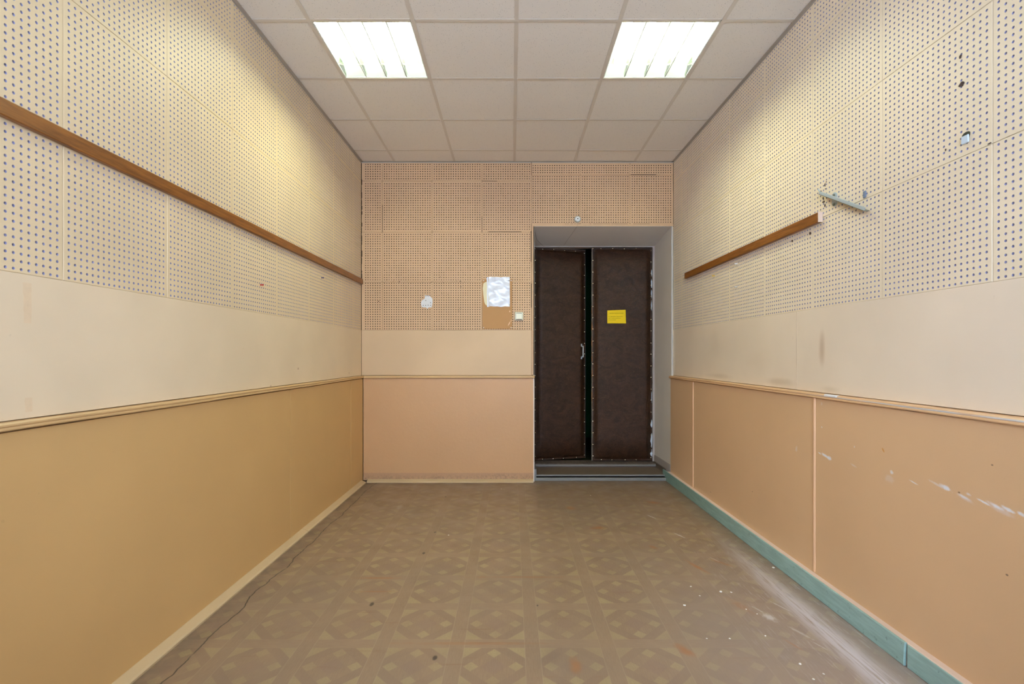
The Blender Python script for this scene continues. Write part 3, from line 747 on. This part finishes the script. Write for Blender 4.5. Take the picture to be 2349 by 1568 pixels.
# frame
b = B(); b.box(XI0-.04, .242, DY, DY+.09, 0, ZI+.02, .002); b.box(1.560, XI1+.03, DY-.012, DY+.09, .05, ZI+.02, .003); b.box(XI0-.04, XI1+.03, DY-.008, DY+.09, 2.464, ZI+.06, .003)
b.obj('door_frame', REVSKIRT, door, (-.9, -DY, 0))
LH, LZ = 2.366, .094
def leaf(w_, hinge, rot, flip, wrinkle):
    """leaf with origin at its hinge; local x runs along the leaf, -y faces the room"""
    t = B().box(0, w_, .004, .044, 0, LH, .002).obj('door_leaf', BOARDD, door, (hinge[0]-.9, hinge[1]-DY, LZ), (0, 0, rot))
    rr = random.Random(wrinkle); nx, nz = 40, 120; v = []
    e = .018
    ph = [rr.uniform(0, 6.28) for _ in range(8)]
    for j in range(nz+1):
        for i in range(nx+1):
            uu = (1-math.cos(PI*i/nx))/2; vv = (1-math.cos(PI*j/nz))/2 if (j < 12 or j > nz-12) else None
            if vv is None: vv = j/nz
            x, z = w_*uu, LH*j/nz if vv is None else LH*vv
            dx = min(x, w_-x); dz = min(z, LH-z)
            def ramp(q, s): q = max(0, min(1, (q-e)/s)); return math.sin(q*PI/2)**1.2
            hgt = ramp(dx, .062)*ramp(dz, .08)
            wr = .0011*math.sin(z*9+ph[0]+3*math.sin(x*5+ph[1]))*hgt + .0006*math.sin(z*23+x*7+ph[2])*hgt
            pu = .0018*math.cos(2*PI*z/.128)*(1 if dx < .06 else 0)*hgt
            y = .003 - .040*hgt + wr + pu
            ex = 0
            if i in (0, nx): ex = (.0025*math.sin(z*31+ph[3])+.0015*math.sin(z*67))*(1 if i else -1)
            v.append((x+ex, y, z))
    f = [(j*(nx+1)+i, j*(nx+1)+i+1, (j+1)*(nx+1)+i+1, (j+1)*(nx+1)+i) for j in range(nz) for i in range(nx)]
    B().add(v, f).obj('padding', LEATH, t, smooth=True)
    if 'nail' not in CACHE:
        nb = B().lathe([(.0075, .001), (.0068, -.003), (.004, -.0058)], (0, 0, 0), 'y', 8); CACHE['nail'] = mesh('upholstery_nail', nb.v, nb.f, NAIL, smooth=True)
    def nail(x, z): link('upholstery_nail', CACHE['nail'], t, (x+rr.uniform(-.001, .001), .002, z+rr.uniform(-.004, .004)))
    z = LH-.012
    while z > .02:
        nail(.011, z); nail(w_-.011, z - .02); z -= .128
    x = .10
    while x < w_-.05: nail(x, LH-.010); nail(x+rr.uniform(-.02, .02), .012); x += .130
    return t
RLW = 1.556-.889
right_leaf = leaf(RLW, (.889, DY), 0, False, 5)
ang = math.atan2(5.60-DY, .839-.246); LLW = math.hypot(5.60-DY, .839-.246)
left_leaf = leaf(LLW, (.246, DY), ang, False, 9)
# wadding bursting out along the right edge, split wood on the meeting edge
def tuft(parent, x, z0, z1, w0, mat, name, seed, y=-.002):
    rr = random.Random(seed); n = max(3, int((z1-z0)/.02)); v = []
    for k in range(n+1):
        z = z0+(z1-z0)*k/n; ww = w0*math.sin(PI*min(1, max(0, (k+.35)/(n+.7))))*rr.uniform(.7, 1.2)+.001; sh = rr.uniform(-.002, .002)
        v += [(x-ww/2+sh, y+.004, z), (x+sh, y-.006, z), (x+ww/2+sh, y+.004, z)]
    f = [(3*i+k, 3*i+k+1, 3*i+k+4, 3*i+k+3) for i in range(n) for k in range(2)] + [(3*i+2, 3*i, 3*i+3, 3*i+5) for i in range(n)]
    return B().add(v, f).obj(name, mat, parent)
def lz(py): return EYE-(py-HY)*DY/F - LZ
for k, (ya, yb, wd) in enumerate(((618, 634, .014), (640, 660, .016), (664, 684, .014), (688, 712, .012), (898, 924, .010), (962, 980, .020), (993, 1026, .022), (1030, 1046, .010))):
    tuft(right_leaf, RLW-.004, lz(yb), lz(ya), wd, FELT, 'wadding_tuft', 20+k)
tuft(right_leaf, RLW-.006, lz(1046), lz(1036), .03, FELT, 'wadding_tuft', 40)
for k, (ya, yb) in enumerate(((700, 730), (732, 768), (770, 803), (806, 836), (838, 872), (880, 940))):
    tuft(right_leaf, .000, lz(yb), lz(ya), .009, RAWWOOD, 'split_edge', 50+k, -.001)
B().box(-.002, .002, -.004, .02, 0, LH).obj('leaf_edge', REVSKIRT, right_leaf)
B().box(LLW-.003, LLW+.003, -.004, .03, 0, LH).obj('leaf_edge', BLACK, left_leaf)
B().prism([(0, .0), (LLW, .0), (LLW, .006), (0, .016)], -.005, .03, ax='y').obj('top_batten', BOARDD, left_leaf, (0, 0, LH))
# pull handle
b = B(); hz0, hz1 = EYE-(823-HY)*5.58/F-LZ, EYE-(789-HY)*5.58/F-LZ; hx = LLW-.068
for zc in (hz0+.014, hz1-.014):
    b.box(hx-.014, hx+.014, -.036, -.031, zc-.018, zc+.018, .002)
    b.box(hx-.004, hx+.012, -.062, -.034, zc-.006+(.012 if zc < (hz0+hz1)/2 else -.012), zc+.006+(.012 if zc < (hz0+hz1)/2 else -.012), .003)
b.box(hx+.004, hx+.022, -.070, -.058, hz0+.018, hz1-.018, .005)
h = b.obj('handle', CHROME, left_leaf); h['label'] = 'pale chrome pull handle on the free edge of the open leaf'
b = B()
for zc in (hz0+.014, hz1-.014):
    for dx_ in (-.007, .007): b.lathe([(.0035, 0), (.003, -.0012)], (hx+dx_, -.0362, zc-.010*(1 if zc < (hz0+hz1)/2 else -1)), 'y', 6)
b.obj('screws', BLACK, left_leaf)
# yellow notice on the right leaf
YN = DY-.0405
pc = [on_back(x, y, YN) for x, y in ((1393.2, 711.8), (1435, 710.0), (1436, 741.4), (1393.2, 741.2))]
nt = tag(empty('paper_notice', (pc[0]+pc[2])/2), 'yellow paper notice with printed text on the right brown padded door', 'notice')
c0 = (pc[0]+pc[2])/2; b = B(); v = []
for j in range(5):
    for i in range(7):
        a = pc[0].lerp(pc[1], i/6); c = pc[3].lerp(pc[2], i/6); p = a.lerp(c, j/4) - c0; v.append((p.x, -.0012*math.sin(PI*i/6)-(.0012 if j == 0 else 0), p.z))
b.add(v, [(j*7+i, (j+1)*7+i, (j+1)*7+i+1, j*7+i+1) for j in range(4) for i in range(6)])
v2 = [(x, y+.0006, z) for x, y, z in v]; b.add(v2, [(j*7+i, j*7+i+1, (j+1)*7+i+1, (j+1)*7+i) for j in range(4) for i in range(6)])
b.obj('sheet', YEL, nt, smooth=True)
def text(s_, x0, x1, z, parent, mat, y=-.0022, xh=None):
    cu = bpy.data.curves.new('lettering', 'FONT'); cu.body = s_; cu.size = .02; cu.materials.append(mat)
    o = link('lettering', cu, parent, (x0, y, z), (PI/2, 0, 0)); cu.extrude = .0001
    bpy.context.view_layer.update(); wd = o.dimensions.x or .1
    k = (x1-x0)/wd
    me = bpy.data.meshes.new_from_object(o.evaluated_get(bpy.context.evaluated_depsgraph_get())); me.transform(Matrix.Diagonal((k, (xh or .02*k)/(.02*.52), 1, 1)))
    bpy.data.objects.remove(o); bpy.data.curves.remove(cu)
    return link('lettering', me, parent, (x0, y, z), (PI/2, 0, 0))
def nx_(px): return (px-HX)*YN/F - c0.x
def nz_(py): return EYE-(py-HY)*YN/F - c0.z
text('УВАЖАЕМЫЕ СТУДЕНТЫ И СОТРУДНИКИ', nx_(1398), nx_(1430), nz_(718.9), nt, INK, xh=.0045)
text('Не забывайте выключать', nx_(1395.6), nx_(1428.5), nz_(726.4), nt, INK, xh=.0054)
text('свет и обогреватели в', nx_(1395.6), nx_(1423.5), nz_(730.2), nt, INK, xh=.0054)
text('помещении!!', nx_(1395.6), nx_(1412.5), nz_(734.2), nt, INK, xh=.0054)

# ------------------------------------------------------------------ wooden rails
def wrail(W, u0, u1, z0, z1, dep, label, endmat=None):
    a, c = W.span(u0, u1)
    t = B().box(a, c, .001, dep, z0, z1, .0025); o = W.top('wooden_rail', t, WOOD)
    return tag(o, label, 'rail', 'wooden rails')
wrail(WL, .012, LEN-.2, 1.974, 2.026, .022, 'long brown varnished wooden rail across the left perforated wall')
pe = on_right(1876.7, 495, .025); ps = on_right(1571, 632, .022)
se, ss = BACK-pe.y, BACK-ps.y
o = wrail(WR, ss, se, 1.972, 2.026, .026, 'short brown varnished wooden rail on the right perforated wall, with a pale sawn end')
a, c = WR.span(ss, se)
B().box(a-.0015, a+.0005, .001, .026, 1.972, 2.026).obj('sawn_end', ENDW, o)

# ------------------------------------------------------------------ things on the back wall
def bk(px, py, d=0.0): return on_back(px, py, BACK-d)
hb0, hb1 = bk(1106.8, 754), bk(1175.2, 640.3)
cx, cz = (hb0.x+hb1.x)/2, hb0.z
t = tag(empty('notice_board', (cx, BACK, cz)), 'plain brown hardboard notice board screwed to the perforated wall left of the light switch', 'board')
hw, hh = (hb1.x-hb0.x)/2, hb1.z-hb0.z
b = B().box(-hw, hw, -.0075, -.0012, 0, hh, .0012); b.obj('board', HARD, t)
for x in (-hw+.012, hw-.012):
    for z in (.012, hh-.014): B().lathe([(.005, .001), (.0045, -.002), (.002, -.003)], (x, -.0075, z), 'y', 10).obj('screw', PINS['white'], t)
for (px, py, ra, rb, an) in ((1169.5, 714, .006, .009, 0), (1168, 742, .005, .024, .5), (1172.6, 735, .003, .012, .2)):
    p = bk(px, py); v = [(p.x-cx+ra*math.cos(q)*math.cos(an)+rb*math.sin(q)*math.sin(an), -.0079, p.z-cz-ra*math.cos(q)*math.sin(an)+rb*math.sin(q)*math.cos(an)) for q in [2*PI*k/10 for k in range(10)]]
    B().add(v, [tuple(range(10))]).obj('torn_patch', DADO_R2, t)
def sheet_poly(name, pts, y, mat, parent=None, th=.0006):
    n = len(pts); v = [(x, y, z) for x, z in pts] + [(x, y+th, z) for x, z in pts]
    return B().add(v, [tuple(range(n)), tuple(range(n, 2*n))[::-1]] + [(k, k+n, (k+1) % n + n, (k+1) % n) for k in range(n)]).obj(name, mat, parent)
pts = [(bk(x, y).x, bk(x, y).z) for x, y in ((1119, 645.5), (1113, 647.5), (1109, 650.5), (1107.6, 662), (1109, 677), (1111, 692), (1113, 697.5), (1117, 701), (1121, 700), (1124, 670), (1122, 648))]
tag(sheet_poly('paper_sheet', pts, BACK-.0084, PAPERY), 'yellowed curling paper sticking out left of the plastic sleeve on the board', 'paper')
# plastic sleeve with a sheet in it
s0, s1 = bk(1121.3, 703.0), bk(1169.5, 635.4)
t = tag(empty('plastic_sleeve', (s0.x, BACK, s0.z)), 'crumpled clear plastic sleeve with a white page, pinned to the notice board', 'sleeve')
ww, hh2 = s1.x-s0.x, s1.z-s0.z; v = []; NX, NZ = 24, 30; rr = random.Random(4)
def wr(x, z): return .0022*math.sin(38*x+22*z+2*math.sin(30*z)) + .0016*math.sin(75*z-20*x) + .0012*math.sin(60*x+90*z)
for j in range(NZ+1):
    for i in range(NX+1):
        x, z = ww*i/NX, hh2*j/NZ; ez = .002*math.sin(40*x)+.0015*math.sin(90*x) if j in (0, NZ) else 0
        v.append((x + (.002*math.sin(25*z) if i == 0 else 0)+.002*(z/hh2-.5)*-1, -.0125+wr(x, z), z+ez))
f = [(j*(NX+1)+i, (j+1)*(NX+1)+i, (j+1)*(NX+1)+i+1, j*(NX+1)+i+1) for j in range(NZ) for i in range(NX)]
B().add(v, f).obj('pocket', SLEEVE, t, smooth=True)
e0, e1 = bk(1116.8, 704).x-s0.x, bk(1120.6, 704).x-s0.x
v = []
for k in range(13): z = -.004 + (hh2+.002)*k/12; o_ = .0012*math.sin(k); v += [(e0+.003*(1-k/12)+o_, -.0105, z), (e1+.001*(1-k/12)+o_, -.0115, z)]
B().add(v, [(2*k, 2*k+2, 2*k+3, 2*k+1) for k in range(12)]).obj('punched_strip', SLEEVE, t)
for py in (642, 645.5, 656): p = bk(1118.4, py); B().lathe([(.0022, 0), (.002, -.0004)], (p.x-s0.x, -.012, p.z-s0.z), 'y', 8).obj('punch_hole', INKG, t)
b = B()
for (xa, xb, py) in ((1131, 1155, 642.5), (1131, 1134, 646.8), (1134, 1152, 648.6), (1136, 1155, 651), (1130, 1136, 662.5), (1138, 1152, 662.2), (1136, 1145, 669), (1138, 1144, 671.5), (1139, 1163, 677), (1140, 1152, 680), (1136, 1143, 659), (1156, 1160, 642)):
    p0, p1 = bk(xa, py), bk(xb, py); b.box(p0.x-s0.x, p1.x-s0.x, -.0176, -.0172, p0.z-s0.z-.0012, p0.z-s0.z+.0012)
b.obj('faint_print', INKG, t)
for (px, py, cn) in ((1167.6, 643.5, 'B'), (1168.2, 699.8, 'G'), (1123.4, 700, 'G')):
    p = bk(px, py); B().lathe([(.0045, .004), (.0045, -.001), (.0025, -.003)], (p.x-s0.x, -.0165, p.z-s0.z), 'y', 10).obj('pin', BLACK if cn == 'B' else PLASTG, t)
# light switch
p = bk(1190.4, 725.2)
t = tag(empty('light_switch', (p.x, BACK, p.z)), 'square ivory light switch on the perforated wall beside the notice board', 'switch')
B().box(-.044, .044, -.010, -.0012, -.044, .044, .008).obj('back_box', PLASTG, t)
B().box(-.040, .040, -.024, -.009, -.040, .040, .007).obj('switch_plate', PLASTW, t)
b = B().prism([(-.024, -.030), (-.024, .028), (-.030, .026), (-.036, -.028), (-.034, -.032)], -.028, .028, ax='x'); b.obj('rocker', PLASTW, t)
B().box(-.029, .029, -.0255, -.0235, -.036, .032, .001).obj('rocker_gap', BLACK, t)
# small round bell above the niche
p = bk(1324.6, 503)
t = tag(empty('door_bell', (p.x, BACK, p.z)), 'small round white bell push above the door niche', 'bell')
B().lathe([(.034, -.0012), (.034, -.008), (.030, -.012)], (0, 0, 0), 'y', 24).obj('base_ring', PLASTG, t, smooth=False)
B().lathe([(.028, -.010), (.027, -.018), (.018, -.026), (.010, -.028)], (0, 0, 0), 'y', 24).obj('cap', PORC, t, smooth=True)
B().lathe([(.006, -.0275), (.005, -.030)], (0, 0, 0), 'y', 10).obj('button', BLACK, t)
y1_ = BACK-.008
pts = [(p.x-.002, y1_, p.z-.034), (p.x-.004, y1_-.001, p.z-.055), (p.x-.001, y1_-.001, DZ+.004), (p.x-.008, BACK+.01, DZ-.006), (p.x-.03, BACK+.16, DZ-.026), (p.x-.07, BACK+.4, DZ-.063), (p.x-.085, DY-.02, ZI+.001)]
tag(B().tube(pts, .0009, 5).obj('bell_wire', flat('brown_wire', (112, 88, 68), .6), None), 'thin brown wire from the bell push down across the niche soffit', 'wire')
pts = [(DX0+.004, y0+.01, 2.50), (.26, 5.15, 2.478), (.35, 5.38, 2.455), (.45, 5.44, 2.432)]
tag(B().tube(pts, .0010, 5).obj('loose_wire', BLACK), 'thin dark wire hanging in the upper left corner of the door niche', 'wire')
# plaster patch on the perforated wall, with the holes poked back open
pts = []
for (x, y) in ((975, 676), (974.5, 684), (970, 687.5), (967.5, 689), (966, 693), (966, 698), (967.5, 704), (972, 704.6), (977, 704.6), (980.5, 708.6), (983, 704.8), (990.5, 704.6), (992.4, 693), (992, 684.5), (988, 680.5), (983.5, 677), (979, 678)):
    q = bk(x, y); pts.append((q.x, q.z))
pp = sheet_poly('plaster_patch', pts, BACK-.0022, PATCHY, None, .0018); tag(pp, 'grey white plaster patch smeared over holes in the back perforated wall', 'patch')
b = B()
for (px, py) in ((976.8, 689), (987.8, 694), (971, 700), (976.6, 700), (982.2, 699.6), (987.6, 700), (977, 678.2), (982.4, 678.4)):
    q = bk(px, py); B().lathe([(.0040, -.0001), (.0040, -.0005)], (q.x, BACK-.0022, q.z), 'y', 8).obj('reopened_hole', HDARK, pp)
# nail scars on the back wall
b = B()
for (px, py, ra, rb) in ((916, 646, .006, .005), (1056, 644.5, .006, .005), (903, 645, .003, .003), (899, 646, .002, .003), (989, 647.5, .003, .006), (1017, 648, .003, .004), (868.5, 690.8, .008, .004), (1047, 644, .006, .002), (881, 648, .003, .003),
                         (1057, 657, .003, .010), (1050, 687, .003, .003), (860, 672, .003, .002), (925, 676, .005, .002), (1014, 674, .002, .003), (1035, 641, .004, .002), (1010, 635, .005, .003), (1028, 674.5, .003, .003), (970, 647, .002, .004), (1066, 647, .003, .003)):
    q = bk(px, py); an = R.uniform(0, 3); b.add([(q.x+ra*math.cos(k*PI/3+an*.1), BACK-.0006-.0012, q.z+rb*math.sin(k*PI/3)) for k in range(6)], [tuple(range(6))])
ns_ = b.obj('nail_scars', SUB); ns_.parent = WB.parent; ns_.matrix_parent_inverse = WB.M.inverted(); tag(ns_, kind='stuff')
tag(B().tube([(bk(1056+4*math.cos(q), 711+4.5*math.sin(q)).x, BACK-.004-.004*abs(math.sin(q)), bk(1056, 711+4.5*math.sin(q)).z) for q in [1.0+k*.5 for k in range(10)]], .0012, 5).obj('wall_hook', OLIVE), 'tiny bent wire hook in the back perforated wall left of the notice board', 'hook')
# crack along the wall below the moulding of the niche top
b = B()
for (x0_, x1_) in ((1296, 1299), (1301, 1305), (1309, 1314), (1317, 1321), (1325, 1332), (1352, 1356), (1360, 1400), (1402, 1440), (1452, 1490)):
    p0, p1 = bk(x0_, 513.2), bk(x1_, 513.2); b.box(p0.x, p1.x, BACK-.0062, BACK-.0052, 2.5775, 2.5795)
for (xa, xb, ya, yb) in ((1218.6, 1219.4, 372, 400), (1447, 1505, 400.4, 401.2), (1105.2, 1106, 497, 531), (877, 877.7, 470, 532), (1106, 1140, 415.0, 415.6), (1120, 1196, 531.2, 531.8), (1217.5, 1218.4, 530, 600), (1218, 1218.8, 650, 705)):
    p0, p1 = bk(xa, yb), bk(xb, ya); b.box(p0.x, p1.x, BACK-.0052, BACK-.0012, p0.z, p1.z)
z = 2.02
while z < 3.0:
    dz = R.uniform(.02, .07)
    if z > 2.35 or R.random() < .4: b.box(-1.5085, -1.5085+R.uniform(.003, .009), BACK-.0030, BACK-.0015, z, z+dz)
    z += dz + R.uniform(.004, .03)
WB.parent.data = WB.parent.data
pc_ = b.obj('paint_crack', SUB); pc_.parent = WB.parent; pc_.matrix_parent_inverse = WB.M.inverted(); tag(pc_, kind='stuff')

# ------------------------------------------------------------------ things on the side walls
def rp(px, py, d=0.0): return WR.M.inverted() @ on_right(px, py, d)
def lp(px, py, d=0.0): return WL.M.inverted() @ on_left(px, py, d)
# steel bracket
p0, p1 = rp(1884, 444, .02), rp(1984, 482, .03)
t = tag(empty('steel_bracket', WR.o, (0, 0, WR.rz)), 'tilted grey steel bracket arm hanging on the right perforated wall above the sawn rail end', 'bracket')
dv = Vector((p0.x, 0, p0.z)) - Vector((p1.x, 0, p1.z)); L = dv.length; an = math.atan2(dv.z, dv.x)
# local x along the arm from its near lower end, y out of the wall, z up across it
b = B(); b.box(0, L, .031, .034, -.002, .013, .0006, 0); b.box(0, L, .006, .034, -.004, -.001, .0006, 1)
b.obj('arm', [METAL, OLIVE], t, (p1.x, 0, p1.z), (0, -an, 0))
q0, q1 = rp(1917, 440, .003), rp(1912, 474, .003); b = B()
cxq = (q0.x+q1.x)/2; v = []; hwp = .018
for (zc, s) in ((q0.z-hwp, 1), (q1.z+hwp, -1)):
    for k in range(9): a_ = PI*k/8 if s > 0 else PI+PI*k/8; v.append((hwp*math.cos(a_), zc + hwp*math.sin(a_)))
n = len(v); b.add([(cxq+x, .001, z) for x, z in v]+[(cxq+x, .005, z) for x, z in v], [tuple(range(n))[::-1], tuple(range(n, 2*n))]+[(k, (k+1) % n, n+(k+1) % n, n+k) for k in range(n)])
b.obj('mounting_plate', METAL, t)
for q in (rp(1917, 446, .006), rp(1912, 469, .006)): B().lathe([(.008, .001), (.008, .004), (.004, .007)], (cxq, .005, q.z), 'y', 10).obj('bolt', OLIVE, t)
b = B().box(0, .030, .026, .031, .002, .008, .001); b.obj('bent_tab', METAL, t, (p0.x, 0, p0.z), (0, -an-.5, 0))
# plug, hole and chips
q = rp(1985, 446.5); tag(WR.top('wall_plug', B().box(q.x-.010, q.x+.008, .0005, .008, q.z-.016, q.z+.018, .003), flat('blue_grey_plug', (110, 122, 142), .5)), 'small blue grey plug in the right wall above the bracket tip', 'plug')
q = rp(2217, 314); b = B()
v = [(q.x+.016*math.cos(a_)*(1+.15*math.sin(3*a_)), .0012, q.z+.003+.018*math.sin(a_)*(1+.12*math.cos(2*a_))) for a_ in [2*PI*k/14 for k in range(14)]]
b.add(v, [tuple(range(14))], 0); b.box(q.x-.014, q.x+.016, .0013, .007, q.z-.024, q.z+.006, .005, 1)
hp = WR.top('plugged_hole', b, [BLACK, flat('pale_blue_filler', (196, 210, 222), .7)]); tag(hp, 'broken dark hole plugged with pale blue filler, high on the right wall', 'hole')
b = B()
for (px, py, ra, rb) in ((1859, 535, .010, .010), (1818, 552.5, .010, .009), (2170, 343.5, .004, .005), (1893, 424, .006, .012), (1894, 433, .004, .004), (1889, 454, .006, .006), (1890, 463, .012, .006), (1893, 471, .006, .010), (2206, 193.5, .012, .010), (2211, 190, .005, .005), (2204, 130, .006, .008), (1896, 417, .006, .004), (1883, 439, .008, .006), (2270, 329, .008, .003), (1545, 785, .004, .006)):
    q = rp(px, py); rr_ = [R.uniform(.7, 1.15) for _ in range(9)]
    b.add([(q.x+ra*rr_[k]*math.cos(2*PI*k/9), .0012, q.z+rb*rr_[k]*math.sin(2*PI*k/9)) for k in range(9)], [tuple(range(9))])
tag(b.obj('chipped_holes', flat('dark_chip', (74, 58, 56), .9), WR.parent), kind='stuff')
# push pins
def pin(W, q, colr, label):
    b = B().lathe([(.0055, .0005), (.0052, .003), (.003, .005), (.003, .012), (.0058, .014), (.0058, .017), (.003, .018)], (q.x, 0, q.z), 'y', 12)
    tag(W.top('push_pin', b, PINS[colr], smooth=False), label, 'pin', 'push pins')
pin(WL, lp(597.5, 653), 'red', 'red push pin in the left perforated wall below the wooden rail')
pin(WL, lp(737.5, 637), 'blue', 'blue push pin in the left perforated wall below the wooden rail')
pin(WR, rp(1639, 632), 'yellow', 'yellow push pin below the far part of the short wooden rail')
pin(WR, rp(1691, 605), 'white', 'white push pin just below the short wooden rail, the upper white one')
pin(WR, rp(1691, 658), 'silver', 'pale push pin under the short rail, the lower one near the smooth band')
# tape residue on the left smooth band
def tape(px0, py0, px1, py1, label):
    q0, q1 = lp(px0, py1, .003), lp(px1, py0, .003); x0_, x1_ = sorted((q0.x, q1.x)); z0_, z1_ = sorted((q0.z, q1.z))
    n = 12; v = []
    for k in range(n+1): z = z0_+(z1_-z0_)*k/n; v += [(x0_+R.uniform(-.001, .001), .0034, z), (x1_+R.uniform(-.003, .002), .0034, z)]
    tag(WL.top('tape_residue', B().add(v, [(2*k, 2*k+2, 2*k+3, 2*k+1) for k in range(n)]), TAPE), label, 'tape', 'tape marks')
tape(53, 650, 72, 740, 'long faded tape mark under the perforated panels at the left edge')
tape(57, 911, 74, 945, 'short faded tape mark just above the moulding at the left edge')

# crumbs on the floor
cr = None
spots = ((1585, 1345, 1), (1654, 1357, 1.5), (1677, 1358, 1), (1570, 1388, 1.3), (1712, 1397, .8), (1737, 1408, .8), (1836, 1523, 1.2), (1867, 1558, 1), (1674, 1464, .8), (1621, 1464, .7), (1605, 1366, .8), (1756, 1458, .7), (1788, 1302, 1.6), (1355, 1136, .8), (1776, 1116, 1.0), (1029, 1227, .9), (1150, 1121, .7), (1889, 1545, .8))
wh = ('beside the orange smear', 'the longest of the middle right chips', 'next to the longest chip', 'left of the smeared dust patch', 'at the tip of a dust streak', 'behind the swept dust patch', 'near the bottom right, left of the dust line', 'at the bottom edge of the picture', 'left of the swept dust', 'in front of the swept dust patch', 'between the two nearest scuffs', 'under the swept dust streak', 'against the teal skirting', 'in front of the left part of the threshold', '', 'in the middle of the far floor', 'in front of the threshold, far left', 'right of the chip at the bottom edge')
for k, (px, py, s) in enumerate(spots):
    if k == 14: continue
    q = on_floor(px, py)
    if q.x > 1.56: q.x = 1.555
    rr = random.Random(60+k); b = B()
    s *= .75; b.box(-.006*s*rr.uniform(.8, 1.5), .006*s, -.004*s, .005*s*rr.uniform(.8, 1.6), 0, .004*s, .0014)
    b.v = [Vector((v.x+rr.uniform(-.001, .001)*s, v.y+rr.uniform(-.001, .001)*s, v.z)) for v in b.v]
    tag(b.obj('plaster_chip', CRUMB, None, q, (0, 0, rr.uniform(0, 3))), 'white plaster chip on the floor ' + wh[k], 'chip', 'plaster chips on the floor')
